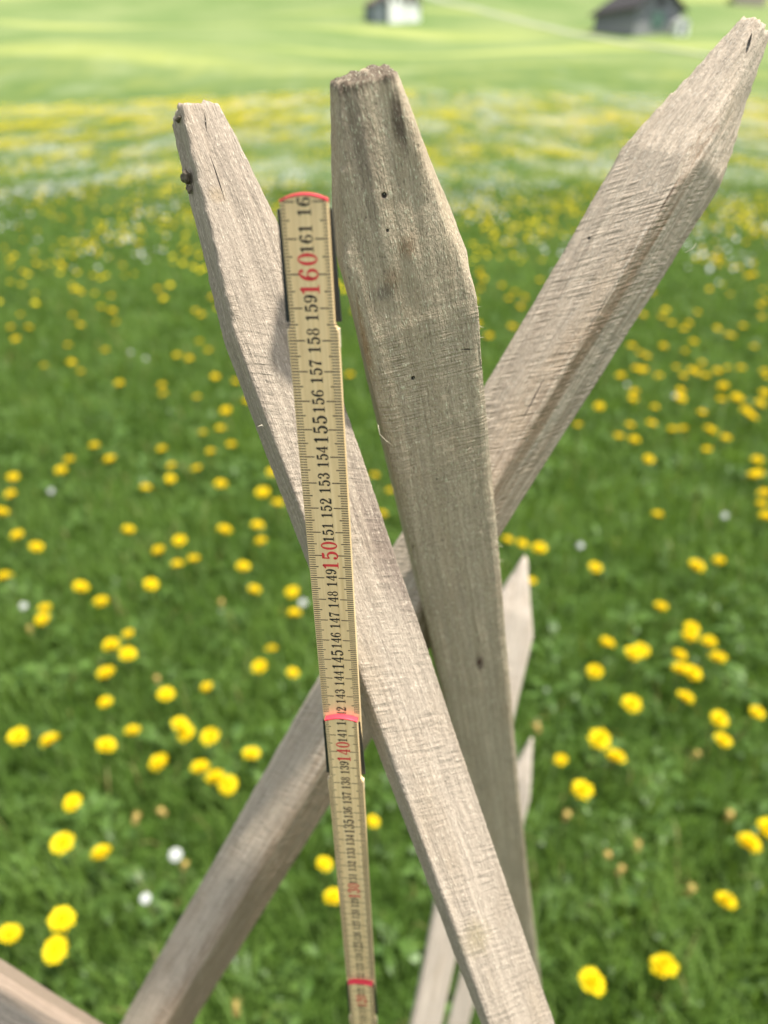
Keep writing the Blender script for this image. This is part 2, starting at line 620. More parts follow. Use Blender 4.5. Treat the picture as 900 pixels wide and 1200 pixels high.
def merge(parts):
    Vs, Qs, Ts, As, off = [], [], [], [], 0
    for V, Q, T, A in parts:
        Vs.append(V); Qs.append(Q + off); Ts.append(T + off); As.append(A)
        off += len(V)
    return np.concatenate(Vs), np.concatenate(Qs), np.concatenate(Ts), np.concatenate(As)


M_grass = foliage('grass_blade', (.064, .122, .019), (.19, .305, .058), .45, (.30, .27, .10))
V, Q, T, A = merge([
    blades(74000, -.4, 3.2, .06, .17, .0046, 1.7),
    blades(74000, 3.2, 8, .07, .17, .0065, 1.8),
    blades(60000, 8, 20, .07, .15, .012, 1.2, power=.9),
    blades(40000, 14, 48, .06, .13, .02, 1.5, power=1.25),
])
g = link('meadow_grass', mesh_np('meadow_grass', V, T, Q, A, True), M_grass)
tag(g, 'short green meadow grass', 'grass', kind='stuff')


def leaves(n, y0, y1, lmin, lmax, wr, side):
    """arched broad leaves in little rosettes"""
    nr = n // 7
    cy = y0 + (y1 - y0) * rng.random(nr); cx = (rng.random(nr) * 2 - 1) * (.6 * np.abs(cy) + side)
    n = nr * 7
    idx = np.repeat(np.arange(nr), 7)
    ang = np.tile(np.arange(7) * 2 * np.pi / 7, nr) + rng.normal(0, .35, n) + np.repeat(rng.random(nr) * 6, 7)
    L = (lmin + (lmax - lmin) * rng.random(n)) * np.repeat(.7 + .6 * rng.random(nr), 7)
    W = L * wr * (.7 + .6 * rng.random(n))
    X = cx[idx] + .01 * rng.normal(0, 1, n); Y = cy[idx] + .01 * rng.normal(0, 1, n)
    base = np.stack([X, Y, ground_z(X, Y) + .015], -1)
    d = np.stack([np.cos(ang), np.sin(ang), 0 * ang], -1)
    s = np.stack([-np.sin(ang), np.cos(ang), 0 * ang], -1)
    rise = .45 + .75 * rng.random(n)
    rows = []
    for t, wf in ((0, .18), (.3, .7), (.62, 1.0), (.85, .7)):
        zz = L * rise * (t - .72 * t * t)
        c = base + d * (L * t * (1 - .2 * rise))[:, None]; c[:, 2] += zz
        lift = W * wf * .18
        a = c - s * (W * wf / 2)[:, None]; b2 = c + s * (W * wf / 2)[:, None]
        a[:, 2] += lift; b2[:, 2] += lift
        rows += [a, b2]
    c = base + d * (L * (1 - .2 * rise))[:, None]; c[:, 2] += L * rise * .28
    rows.append(c)
    V = np.stack(rows, 1).reshape(-1, 3)
    o = np.arange(n)[:, None] * 9
    Q = np.concatenate([o + np.array([0, 1, 3, 2]), o + np.array([2, 3, 5, 4]), o + np.array([4, 5, 7, 6])])
    T = o + np.array([6, 7, 8])
    tint = np.clip(.45 + .25 * rng.normal(0, 1, n), 0, .92)
    return V, Q, T, np.repeat(tint, 9)


M_leaf = foliage('broad_leaf', (.05, .105, .018), (.14, .245, .05), .3, rough=.42)
V, Q, T, A = merge([
    leaves(4200, -.3, 3.0, .05, .11, .22, 1.6),
    leaves(3000, -.3, 3.0, .02, .035, .6, 1.6),
    leaves(4200, 3.0, 8, .06, .12, .24, 1.5),
])
g = link('meadow_leaves', mesh_np('meadow_leaves', V, T, Q, A, True), M_leaf)
tag(g, 'broad dandelion and clover leaves low among the grass', 'leaves', kind='stuff')

# ------------------------------------------------------------------ flowers
M_petal = None


def petal_mat():
    k = NT('dandelion_yellow')
    a = k.n('ShaderNodeAttribute', attribute_name='tint').outputs['Fac']
    c = k.mix(a, (.86, .60, .008), (.90, .74, .015))
    p = k.principled(c, .6, .15)
    t = k.n('ShaderNodeBsdfTranslucent')
    k.put(t.inputs['Color'], c)
    mx = k.n('ShaderNodeMixShader'); mx.inputs[0].default_value = .3
    k.t.links.new(p, mx.inputs[1]); k.t.links.new(t.outputs[0], mx.inputs[2])
    return k.done(mx.outputs[0])


M_petal = petal_mat()
M_stem = plain('flower_stem', (.13, .16, .05), .6, .3, .2, 60)
M_calyx = plain('flower_calyx', (.06, .12, .03), .6, .3, .2, 60)
M_bud = plain('faded_bud', (.42, .30, .09), .7, .2, .3, 120)
M_fluff = plain('seed_fluff', (.72, .72, .70), .8, .2, .1, 200)


def head_mesh(seed, r=.023):
    """dandelion head: rings of strap-shaped florets, domed in the middle"""
    rr = random.Random(seed)
    V, Fc, A = [], [], []
    rings = [(26, 1.0, 4, 0.0), (24, .90, 18, .001), (20, .76, 32, .002), (16, .58, 48, .003), (11, .42, 64, .0035), (6, .30, 80, .004)]
    for n, L, el, z0 in rings:
        off = rr.random() * 6
        for i in range(n):
            a = off + i * 2 * math.pi / n + rr.uniform(-.08, .08)
            e = R(el + rr.uniform(-9, 9))
            ln = r * L * rr.uniform(.88, 1.08)
            d = Vector((math.cos(a) * math.cos(e), math.sin(a) * math.cos(e), math.sin(e)))
            s = Vector((-math.sin(a), math.cos(a), 0))
            upv = d.cross(s) * -1
            w = r * .115
            b0 = Vector((0, 0, z0)) + d * (r * .10)
            p = [b0 - s * w * .5, b0 + s * w * .5]
            m = Vector((0, 0, z0)) + d * ln * .6 + upv * r * .06
            p += [m - s * w, m + s * w]
            tp = Vector((0, 0, z0)) + d * ln - upv * r * .05
            p += [tp - s * w * .8, tp + s * w * .8]
            k = len(V)
            V += p
            Fc += [(k, k + 1, k + 3, k + 2), (k + 2, k + 3, k + 5, k + 4)]
            A += [min(1, .3 + .7 * L * rr.uniform(.7, 1.1))] * 6
    me = mesh_from('flower_head', V, Fc)
    at_ = me.attributes.new('tint', 'FLOAT', 'POINT')
    at_.data.foreach_set('value', A)
    me.materials.append(M_petal)
    return me


def tube(pts, radii, n=6, cap=True):
    V, Fc = [], []
    for i, (p, r) in enumerate(zip(pts, radii)):
        p = Vector(p)
        t = (Vector(pts[min(i + 1, len(pts) - 1)]) - Vector(pts[max(i - 1, 0)])).normalized()
        s = t.orthogonal().normalized(); u = t.cross(s)
        for j in range(n):
            a = 2 * math.pi * j / n
            V.append(p + (s * math.cos(a) + u * math.sin(a)) * r)
    for i in range(len(pts) - 1):
        for j in range(n):
            k = (j + 1) % n
            Fc.append((i * n + j, i * n + k, (i + 1) * n + k, (i + 1) * n + j))
    if cap:
        Fc.append(tuple(range(n))[::-1]); Fc.append(tuple(range((len(pts) - 1) * n, len(pts) * n)))
    return V, Fc


def stem_mesh(seed, h=.12):
    rr = random.Random(seed)
    ax, ay = rr.uniform(-.012, .012), rr.uniform(-.012, .012)
    pts = [(0, 0, -.01), (ax * .4, ay * .4, h * .35), (ax, ay, h * .7), (0, 0, h)]
    pts = [(x - ax * (1 - z / h) * .0, y, z) for x, y, z in pts]
    V, Fc = tube(pts, [.0022, .002, .0019, .0022], 6)
    me = mesh_from('stem', V, Fc, True); me.materials.append(M_stem)
    return me


def calyx_mesh(r=.023):
    V, Fc = tube([(0, 0, -.012), (0, 0, -.007), (0, 0, .001)], [.003, .0075, .0085], 10)
    n = len(V)
    for i in range(9):                                 # reflexed bracts under the head
        a = i * 2 * math.pi / 9
        d = Vector((math.cos(a), math.sin(a), 0)); s = Vector((-math.sin(a), math.cos(a), 0))
        q = [Vector((0, 0, -.008)) + d * .006 - s * .0015, Vector((0, 0, -.008)) + d * .006 + s * .0015, Vector((0, 0, -.018)) + d * .012]
        k = len(V); V += q; Fc.append((k, k + 1, k + 2))
    me = mesh_from('calyx', V, Fc, True); me.materials.append(M_calyx)
    return me


def bud_mesh():
    V, Fc = tube([(0, 0, -.012), (0, 0, -.006), (0, 0, .004), (0, 0, .012), (0, 0, .018)], [.003, .0075, .0085, .0065, .0075], 9)
    k0 = len(V)
    for i in range(14):
        a = i * 2 * math.pi / 14
        d = Vector((math.cos(a), math.sin(a), 0)); s = Vector((-math.sin(a), math.cos(a), 0))
        k = len(V)
        V += [Vector((0, 0, .010)) + d * .006 - s * .0016, Vector((0, 0, .010)) + d * .006 + s * .0016, Vector((0, 0, .026)) + d * (.008 + .003 * (i % 3))]
        Fc.append((k, k + 1, k + 2))
    me = mesh_from('closed_head', V, Fc, True); me.materials.append(M_bud)
    return me


def clock_mesh(r=.019):
    """ball of seed parachutes: thin spokes ending in tiny star fans round a small core"""
    V, Fc = [], []
    gold = math.pi * (3 - math.sqrt(5))
    N = 110
    for i in range(N):
        z = 1 - 2 * (i + .5) / N
        q = math.sqrt(1 - z * z)
        d = Vector((q * math.cos(gold * i), q * math.sin(gold * i), z))
        s = d.orthogonal().normalized(); u = d.cross(s)
        k = len(V)
        V += [d * .003 - s * .0002, d * .003 + s * .0002, d * r * .82 + s * .0002, d * r * .82 - s * .0002]
        Fc.append((k, k + 1, k + 2, k + 3))
        for j in range(5):
            a = j * 2 * math.pi / 5
            e = s * math.cos(a) + u * math.sin(a); f2 = s * math.cos(a + .5) + u * math.sin(a + .5)
            k = len(V)
            V += [d * r * .82, d * r + e * r * .22, d * r + f2 * r * .22]
            Fc.append((k, k + 1, k + 2))
    me = mesh_from('seed_ball', V, Fc); me.materials.append(M_fluff)
    return me


HEADS = [head_mesh(i) for i in range(5)]
STEMS = [stem_mesh(i) for i in range(5)]
CALYX = calyx_mesh()
BUD = bud_mesh()
CLOCK = clock_mesh()
frnd = random.Random(11)


def words(px, py):
    return '%d%% across and %d%% down the photo' % (round(px / 9), round(py / 12))


def flower(kind, px, py, k=1.0, label=None, group=None):
    hz = {'dandelion': .13, 'bud': .115, 'clock': .16}[kind] * frnd.uniform(.8, 1.2)
    p = on_level(px, py, hz)
    if p.y > 5:
        for _ in range(6):
            p = on_level(px, py, hz + gz(p.x, p.y))
    name, cat = {'dandelion': ('dandelion', 'dandelion'), 'bud': ('dandelion_bud', 'dandelion bud'), 'clock': ('dandelion_clock', 'dandelion clock')}[kind]
    root = empty(name, (p.x, p.y, gz(p.x, p.y)))
    root.rotation_euler = (0, 0, frnd.uniform(0, 6.28))
    tag(root, label, cat, group)
    i = frnd.randrange(5)
    stm = link('stem', STEMS[i], None, root)
    stm.scale = (1, 1, hz / .12)
    me, nm = {'dandelion': (HEADS[i], 'flower_head'), 'bud': (BUD, 'closed_head'), 'clock': (CLOCK, 'seed_ball')}[kind]
    hd = link(nm, me, None, root)
    hd.location = (0, 0, hz + .006)
    k *= 1.13 if kind == 'dandelion' else (.8 if kind == 'clock' else 1.0)
    hd.scale = (k, k, k)
    hd.rotation_euler = (frnd.uniform(-.35, .35), frnd.uniform(-.35, .35), frnd.uniform(0, 6.28))
    if kind == 'dandelion':
        link('calyx', CALYX, None, hd)
    return root


# heads traced on the meadow (photo pixel, size factor)
NEAR = [
    (22, 865, 1.0), (59, 870, 1.0), (131, 760, 1.0), (150, 769, 1.0), (125, 791, 1.05), (124, 825, .75), (195, 816, .95), (243, 807, .7),
    (211, 851, .9), (218, 861, .95), (156, 859, .85), (125, 876, 1.0), (247, 865, 1.0), (187, 896, 1.05), (295, 886, .9), (235, 902, .95),
    (253, 914, 1.05), (267, 922, 1.0), (86, 943, .9), (74, 990, 1.0), (120, 1002, .9), (73, 1080, 1.0), (12, 1097, .85), (66, 1115, 1.0),
    (318, 763, .8), (305, 783, .95), (343, 791, .75), (380, 1015, .7), (391, 1054, .85), (437, 965, .6), (95, 690, 1.05), (119, 707, 1.0),
    (53, 715, .9), (51, 728, 1.0), (177, 687, 1.0), (186, 647, .95), (208, 663, .85), (227, 657, .95), (285, 666, 1.0), (298, 693, .9),
    (343, 696, .95), (345, 721, .95), (306, 636, .9), (151, 745, .75), (131, 757, .95), (457, 577, .7), (439, 559, .85), (448, 604, .75),
    (770, 605, .95), (897, 606, .85), (595, 635, .95), (612, 639, .8), (632, 644, 1.05), (622, 683, .75), (697, 667, .95), (816, 665, 1.15),
    (842, 659, .9), (774, 713, .9), (810, 738, .95), (808, 748, 1.0), (830, 754, .9), (711, 756, 1.0), (741, 768, 1.0), (751, 764, 1.0),
    (697, 789, .95), (796, 770, .9), (841, 773, 1.05), (797, 786, 1.0), (811, 791, 1.05), (740, 827, 1.05), (802, 820, 1.05), (886, 837, .8),
    (842, 845, .95), (846, 870, .9), (702, 868, 1.1), (721, 890, 1.05), (657, 893, .7), (682, 928, 1.05), (877, 991, 1.1), (899, 973, .95),
    (850, 1058, .85), (777, 1135, 1.05), (693, 1153, 1.0)]
MID = [
    (13, 385), (19, 399), (80, 406), (52, 430), (84, 426), (95, 437), (124, 412), (140, 451), (190, 453), (192, 463), (208, 418), (222, 422),
    (231, 467), (234, 402), (244, 412), (252, 443), (276, 449), (290, 472), (265, 483), (238, 509), (258, 504), (247, 531), (271, 523),
    (111, 524), (129, 540), (82, 541), (72, 553), (16, 561), (13, 581), (190, 528), (201, 548), (200, 563), (231, 551), (171, 574), (259, 569),
    (308, 579), (319, 555), (326, 592), (2, 602), (21, 629), (43, 643), (151, 623), (211, 635), (263, 623), (302, 618), (6, 678),
    (410, 441), (677, 500), (702, 478), (727, 442), (740, 407), (750, 415), (758, 419), (777, 407), (812, 402), (802, 413), (753, 435),
    (745, 433), (743, 461), (741, 469), (767, 479), (738, 500), (763, 498), (725, 513), (743, 517), (760, 540), (788, 505), (800, 504),
    (797, 459), (798, 469), (794, 466), (822, 485), (830, 504), (834, 507), (850, 515), (828, 529), (847, 454), (845, 470), (862, 467), (866, 470),
    (882, 491), (873, 482), (878, 487), (895, 462), (890, 473), (893, 477), (895, 437), (898, 443), (883, 408), (853, 394), (858, 395), (868, 433),
    (822, 427), (792, 432), (800, 442), (827, 442), (810, 435), (816, 438), (887, 541), (883, 559), (888, 557), (895, 580), (892, 593), (897, 607), (772, 442),
    (840, 436), (852, 433)]
G1 = 'dandelions in the meadow'
used = set()


def unique_label(text, px, py):
    a, b_ = round(px / 9), round(py / 12)
    s = '%s, %d%% across and %d%% down the photo' % (text, a, b_)
    n = 0
    while s in used:
        n += 1
        s = '%s, %.1f%% across and %.1f%% down the photo' % (text, px / 9 + (n - 1) * .01, py / 12)
    used.add(s)
    return s


def side(px, py):
    if py < 400: return 'small blurred yellow dandelion'
    if px < 400: return 'yellow dandelion left of the ruler' if py < 900 else 'yellow dandelion low beside the stakes'
    if px < 470: return 'yellow dandelion seen between ruler and front stake'
    return 'yellow dandelion right of the front stake'


for px, py, k in NEAR:
    flower('dandelion', px, py, k, unique_label(side(px, py), px, py), G1)
for px, py in MID:
    flower('dandelion', px, py, frnd.uniform(.95, 1.2), unique_label(side(px, py), px, py), G1)
# a looser band further out, in drifts
cnt = len(NEAR) + len(MID)
centres = [(40, 345), (60, 310), (120, 300), (25, 280), (90, 265), (150, 240), (100, 335), (130, 370), (180, 290), (195, 340), (60, 240), (175, 265),
           (585, 280), (600, 300), (620, 270), (655, 255), (570, 330), (640, 335), (605, 345), (840, 270), (870, 280), (850, 310), (880, 320), (815, 300),
           (780, 370), (830, 370), (890, 360), (760, 345), (30, 375), (290, 380), (235, 375), (590, 380), (575, 410), (885, 260), (860, 340), (20, 320)]
while cnt < 300:
    cx, cy = frnd.choice(centres)
    px, py = cx + frnd.gauss(0, 20), cy + frnd.gauss(0, 10)
    if not (2 < px < 898 and 232 < py < 400): continue
    flower('dandelion', px, py, frnd.uniform(1.0, 1.25), unique_label(side(px, py), px, py), G1)
    cnt += 1

for px, py in ((159, 964), (192, 955), (216, 1018), (278, 1187), (185, 800), (36, 741), (260, 710), (814, 888), (853, 960), (711, 1005), (746, 997),
               (725, 1024), (806, 1047), (662, 960), (630, 857)):
    flower('bud', px, py, frnd.uniform(.8, 1.1), unique_label('closed brownish yellow dandelion head', px, py), 'closed dandelion heads')
for px, py in ((171, 1055), (206, 1004), (28, 712), (680, 641), (849, 606), (60, 577), (153, 414), (171, 421), (355, 708), (790, 465), (735, 452)):
    flower('clock', px, py, frnd.uniform(.7, .95), unique_label('white dandelion seed ball', px, py), 'white seed balls')


def far_blobs(name, n, y0, y1, rad, hgt, seeds, thr, mat, label, cat, power=1.0, fade=16, bias=0.0):
    """countless distant flower heads, each a little six-sided dome, in drifts"""
    Y = y0 + (y1 - y0) * rng.random(n * 6) ** (.5 * power)
    X = (rng.random(n * 6) * 2 - 1) * (.58 * Y + 2)
    P = np.stack([X, Y, 0 * X], -1)
    # drifts run away from the viewer, down the mown strips
    f = vnoise(P * (.45, .14, 0) + 9, seeds) * .42 + vnoise(P * (1.3, .45, 0), seeds + 1) * .55 + vnoise(P * (.10, .035, 0) + 4, seeds + 2) * .22 + bias * np.clip(X / (.45 * Y), -1, 1)
    near = np.clip((Y - y0) / (fade - y0), .6, 1)
    keep = np.where((f + .30 * rng.normal(0, 1, n * 6) > thr) & (rng.random(n * 6) < (.12 + .88 * near) * 1.0))[0][:int(n * 1.3)]
    X, Y = X[keep], Y[keep]; m = len(X)
    r = rad * (.7 + .6 * rng.random(m))
    Z = ground_z(X, Y) + hgt * (.75 + .5 * rng.random(m))
    c = np.stack([X, Y, Z], -1)
    rows = []
    tilt = rng.normal(0, .25, (m, 2))
    for rr_, zz in ((.55, -.25), (1.0, .0), (.62, .32)):
        for j in range(6):
            a = j * math.pi / 3
            dx, dy = r * rr_ * math.cos(a), r * rr_ * math.sin(a)
            rows.append(c + np.stack([dx, dy, r * zz + dx * tilt[:, 0] + dy * tilt[:, 1]], -1))
    rows.append(c + np.stack([0 * r, 0 * r, r * .45], -1))
    V = np.stack(rows, 1).reshape(-1, 3)
    o = np.arange(m)[:, None] * 19
    Q = np.concatenate([o + np.array([a * 6 + j, a * 6 + (j + 1) % 6, (a + 1) * 6 + (j + 1) % 6, (a + 1) * 6 + j]) for a in (0, 1) for j in range(6)])
    T = np.concatenate([o + np.array([12 + j, 12 + (j + 1) % 6, 18]) for j in range(6)])
    ob = link(name, mesh_np(name, V, T, Q, np.repeat(.5 + .5 * rng.random(m), 19), False), mat)
    tag(ob, label, cat, kind='stuff')


far_blobs('far_dandelions', 42000, 4.9, 75, .028, .22, 21, .26, M_petal, 'countless yellow dandelions blurring into the far meadow', 'dandelions', 1.0, 9.5, -.02)
far_blobs('white_wildflowers', 42000, 6.5, 75, .020, .24, 55, .30, M_fluff, 'drifts of small white wildflowers across the far meadow', 'wildflowers', 1.1, 14, .22)


# ------------------------------------------------------------------ stakes
class Frame:
    """local frame of a stake: z up the axis from the ground, x to the photo's right, -y towards the camera"""

    def __init__(s, top, low, roll, z_end=-.06):
        A = at(*top); B = at(*low)
        a = (A - B).normalized()
        k = (A.z - z_end) / a.z
        s.base = A - a * k
        s.L = k
        v = Vector((0, 0, CAMH)) - (A + B) / 2
        n = (v - a * v.dot(a)).normalized()
        n = Matrix.Rotation(R(roll), 3, a) @ n
        y = -n; x = y.cross(a)
        s.m = Matrix((x, y, a)).transposed().to_4x4()
        s.m.translation = s.base
        s.inv = s.m.inverted()

    def pt(s, px, py, yf):
        """local point where the pixel ray meets the local plane y = yf"""
        o = s.inv @ Vector((0, 0, CAMH)); d = s.inv.to_3x3() @ ray(px, py)
        t = (yf - o.y) / d.y
        return o + d * t


def stake(fr, w, t, cuts, mat, seed, label, voxel=.0014, taper=.0, rough=1.0, saw_amp=.00012, saw_pitch=.0036, slant=.25, name='wooden_stake', group='crossed fence stakes'):
    bm = bmesh.new()
    boxm(bm, -w / 2, w / 2, -t / 2, t / 2, 0, fr.L)
    for phi, r0, ln in cuts:
        d = Vector((math.cos(R(phi)), math.sin(R(phi)), 0))
        r1 = abs(d.x) * w / 2 + abs(d.y) * t / 2
        be = math.atan2(r1 - r0, ln)
        n = d * math.cos(be) + Vector((0, 0, math.sin(be)))
        co = d * r0 + Vector((0, 0, fr.L))
        geom = bm.verts[:] + bm.edges[:] + bm.faces[:]
        res = bmesh.ops.bisect_plane(bm, geom=geom, plane_co=co, plane_no=n, clear_outer=True)
        ed = [e for e in res['geom_cut'] if isinstance(e, bmesh.types.BMEdge)]
        if ed:
            bmesh.ops.contextual_create(bm, geom=ed)
    bmesh.ops.recalc_face_normals(bm, faces=bm.faces)
    me = bpy.data.meshes.new('tmp'); bm.to_mesh(me); bm.free()
    ob = bpy.data.objects.new('tmp', me); COL.objects.link(ob)
    md = ob.modifiers.new('r', 'REMESH'); md.mode = 'VOXEL'; md.voxel_size = voxel; md.use_smooth_shade = True
    ms = ob.modifiers.new('s', 'SMOOTH'); ms.factor = .5; ms.iterations = 2
    dg = bpy.context.evaluated_depsgraph_get()
    me2 = bpy.data.meshes.new_from_object(ob.evaluated_get(dg))
    bpy.data.objects.remove(ob); bpy.data.meshes.remove(me)
    n = len(me2.vertices)
    co = np.empty(n * 3, np.float32); me2.vertices.foreach_get('co', co)
    no = np.empty(n * 3, np.float32); me2.vertices.foreach_get('normal', no)
    co = co.reshape(-1, 3).astype(float); no = no.reshape(-1, 3).astype(float)
    P = co
    h = vnoise(P * (420, 420, 14), seed) * .00022 + vnoise(P * (160, 160, 26), seed + 1) * .00028
    h += vnoise(P * (60, 60, 9), seed + 2) * .0005 + vnoise(P * 300, seed + 3) * .00012
    # worn, chipped arrises: only where the surface turns a corner
    ex = np.abs(P[:, 0]) / (w / 2); ey = np.abs(P[:, 1]) / (t / 2)
    edge = np.clip((np.minimum(ex, ey) - .86) / .14, 0, 1)
    h -= edge * (.0007 + .0013 * np.clip(vnoise(P * (30, 30, 75), seed + 5), 0, 1) + .0006 * np.abs(vnoise(P * 260, seed + 6)))
    # hewn tip: longer fibres, shallow facets
    tip = np.clip((P[:, 2] - (fr.L - .085)) / .03, 0, 1)
    h += tip * (vnoise(P * (240, 240, 22), seed + 7) * .0007 + vnoise(P * (90, 90, 45), seed + 8) * .0006)
    h += (1 - tip) * saw_amp * np.sin((P[:, 2] + slant * P[:, 0]) * 2 * math.pi / saw_pitch + 2 * vnoise(P * 60, seed + 9))
    # ragged end grain on the cut top
    endf = np.clip((P[:, 2] - (fr.L - .0016)) / .001, 0, 1) * np.clip(no[:, 2], 0, 1)
    h += endf * (vnoise(P * (380, 700, 1), seed + 11) * .0020 + vnoise(P * (900, 1500, 1), seed + 12) * .0008 - .0004)
    co = co + no * (h * rough)[:, None]
    # slight bow and taper of a riven stick
    zf = np.clip((fr.L - co[:, 2] - .06) / .45, 0, 1)
    co[:, 0] *= 1 - taper * zf; co[:, 1] *= 1 - taper * .5 * zf
    me2.vertices.foreach_set('co', co.astype(np.float32).reshape(-1))
    me2.polygons.foreach_set('use_smooth', np.ones(len(me2.polygons), bool))
    me2.update()
    me2.name = name
    me2.materials.clear()
    o = link(name, me2, mat)
    o.matrix_world = fr.m
    tag(o, label, 'wooden stake', group)
    return o


# front stake, weathered olive grey
W1, T1 = .048, .026
f1 = Frame((438, 84, .233), (563, 850, .47), 10)
yf = -T1 / 2
m1 = wood('olive_grey_wood', (.50, .405, .285), (.40, .32, .215), (.41, .295, .18), saw=.8, fuzz=.6, grain=.75, saw_pitch=.0019, slant=.05, tip_z=f1.L - .078,
          holes=[(f1.pt(484, 443, yf), .00085), (f1.pt(450, 229, yf + .0022), .0010), (f1.pt(512, 562, yf), .0005), (f1.pt(454, 270, yf + .0014), .0006)],
          stains_shade=[(f1.pt(468, 145, yf), (.0028, .02, .010), (.075, .05, .035), .8), (f1.pt(478, 292, yf), (.004, .01, .006), (.24, .13, .06), .5),
                  (f1.pt(462, 330, yf), (.004, .01, .006), (.24, .14, .07), .4), (f1.pt(562, 778, yf), (.0032, .01, .011), (.07, .03, .022), .95),
                  (f1.pt(430, 400, yf), (.0016, .01, .022), (.30, .17, .07), .6), (f1.pt(420, 160, yf), (.006, .01, .03), (.13, .10, .075), .55),
                  (f1.pt(450, 345, yf), (.006, .01, .004), (.10, .085, .07), .5),
                  ((-.003, 0, f1.L), (.03, .03, .0032), (.085, .06, .042), .85)],
          cracks=[(f1.pt(540, 412, yf), f1.pt(556, 411, yf), .0003)])
stake1 = stake(f1, W1, T1, [(180, .0138, .056), (-32, .0080, .084), (10, .007, .075), (-90, .0085, .085), (90, .009, .06)], m1, 100,
               'olive grey front stake with a blunt hewn top, right of the ruler', taper=.25, saw_amp=.00006, saw_pitch=.0019, slant=.05)

# left stake, pale silvery
W2, T2 = .035, .017
f2 = Frame((222, 130, .27), (601, 1175, .352), 25)
yf = -T2 / 2
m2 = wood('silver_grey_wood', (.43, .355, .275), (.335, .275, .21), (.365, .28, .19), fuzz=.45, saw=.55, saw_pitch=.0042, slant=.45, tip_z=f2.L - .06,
          holes=[(f2.pt(228, 146, yf + .003), .0011)],
          stains_shade=[(f2.pt(455, 640, yf), (.012, .01, .045), (.16, .12, .095), .75), (f2.pt(252, 228, yf), (.004, .01, .004), (.34, .25, .14), .4),  # first patch: shade across the mid face, painted into the wood
                  (f2.pt(565, 1105, yf), (.012, .01, .014), (.27, .22, .12), .6)],
          cracks=[(f2.pt(246, 180, yf), f2.pt(263, 236, yf), .00032), (f2.pt(241, 130, yf), f2.pt(243, 152, yf), .0003)])
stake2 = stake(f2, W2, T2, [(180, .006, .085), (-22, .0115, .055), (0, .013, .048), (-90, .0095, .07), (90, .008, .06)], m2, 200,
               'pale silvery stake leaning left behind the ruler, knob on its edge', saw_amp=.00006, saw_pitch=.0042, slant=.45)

# right stake, pinkish grey
W3, T3 = .037, .034
f3 = Frame((887, 28, .305), (189, 1190, .54), -33)
yf = -T3 / 2
m3 = wood('pinkish_grey_wood', (.56, .46, .35), (.43, .35, .262), (.44, .325, .21), saw=1.3, saw_pitch=.0034, slant=-.7, tip_z=f3.L - .062,
          holes=[(f3.pt(826, 97, yf), .0009), (f3.pt(773, 148, yf), .0008), (f3.pt(690, 279, yf), .0008)],
          stains_shade=[(f3.pt(838, 142, yf + .003), (.0028, .008, .005), (.17, .09, .045), .8), ((W3 / 2, -T3 / 2 + .006, f3.L - .15), (.012, .006, .12), (.24, .155, .09), .75),
                  ((W3 / 2, .004, f3.L - .75), (.014, .05, .72), (.20, .135, .075), .75)],  # last patch: right-hand face browner along most of its length
          cracks=[(f3.pt(640, 440, yf), f3.pt(612, 492, yf), .00035), (f3.pt(884, 32, yf + .012), f3.pt(868, 72, yf + .008), .00042), (f3.pt(868, 70, yf + .008), f3.pt(853, 104, yf + .005), .0003), (f3.pt(890, 40, yf + .012), f3.pt(880, 85, yf + .01), .0005)])
stake3 = stake(f3, W3, T3, [(180, .005, .066), (-90, .006, .062), (0, .005, .058), (-45, .0055, .075), (90, .006, .06), (135, .006, .07), (-140, .0085, .062)], m3, 300,
               'pinkish grey pointed stake crossing behind from top right to lower left', saw_amp=.00008, saw_pitch=.0034, slant=-.7)

m4 = wood('fresh_cream_wood', (.62, .53, .43), (.52, .43, .34), (.50, .39, .28), saw=.3)
f4 = Frame((615, 652, .76), (503, 1178, .86), 8)
stake(f4, .052, .026, [(180, .001, .065), (0, .002, .085), (-90, .006, .06), (90, .004, .06)], m4, 400,
      'short cream stake whose sharp tip shows right of the front stake', voxel=.0022, taper=.32)
f5 = Frame((623, 864, 1.0), (542, 1178, 1.10), 4)
stake(f5, .037, .026, [(180, .001, .075), (0, .002, .09), (-90, .006, .06), (90, .004, .06)], m4, 500,
      'low cream stake, its tip beneath the sharp cream tip', voxel=.0026, taper=.2)

# rail / stake in the lower left corner
m6 = wood('dark_weathered_wood', (.17, .15, .13), (.11, .10, .085), (.15, .12, .095), saw=.2, stains_shade=[((.024, 0, .6), (.011, .08, 9), (.36, .27, .20), .95)])  # upper face lightened: paler worn wood plus sunlight put into the colour
f6 = Frame((-230, 1066, .37), (100, 1256, .475), -20)
stake(f6, .048, .024, [(180, .005, .07), (-90, .006, .06), (0, .005, .07), (90, .006, .06)], m6, 600,
      'dark weathered stake slanting across the lower left corner', voxel=.0018)

# scraps of bark and loose fibres that cling to the stakes
M_bark = plain('bark', (.13, .105, .075), .9, .1, .4, 400)
M_fibre = plain('wood_fibre', (.62, .54, .40), .7, .2, .1, 200)


def scrap(fr, parent, px, py, yl, size, seed):
    rr = random.Random(seed)
    bm = bmesh.new()
    bmesh.ops.create_icosphere(bm, subdivisions=3, radius=1)
    for v in bm.verts:
        c = np.array([list(v.co * 1.9 + Vector((seed, 0, 0)))])
        v.co *= 1 + .45 * float(vnoise(c, seed)[0]) + .2 * float(vnoise(c * 3, seed + 1)[0])
        v.co = Vector((v.co.x * size[0], v.co.y * size[1], v.co.z * size[2]))
    o = bm_obj('bark_scrap', bm, M_bark, parent, True)
    o.location = fr.pt(px, py, yl)
    return o


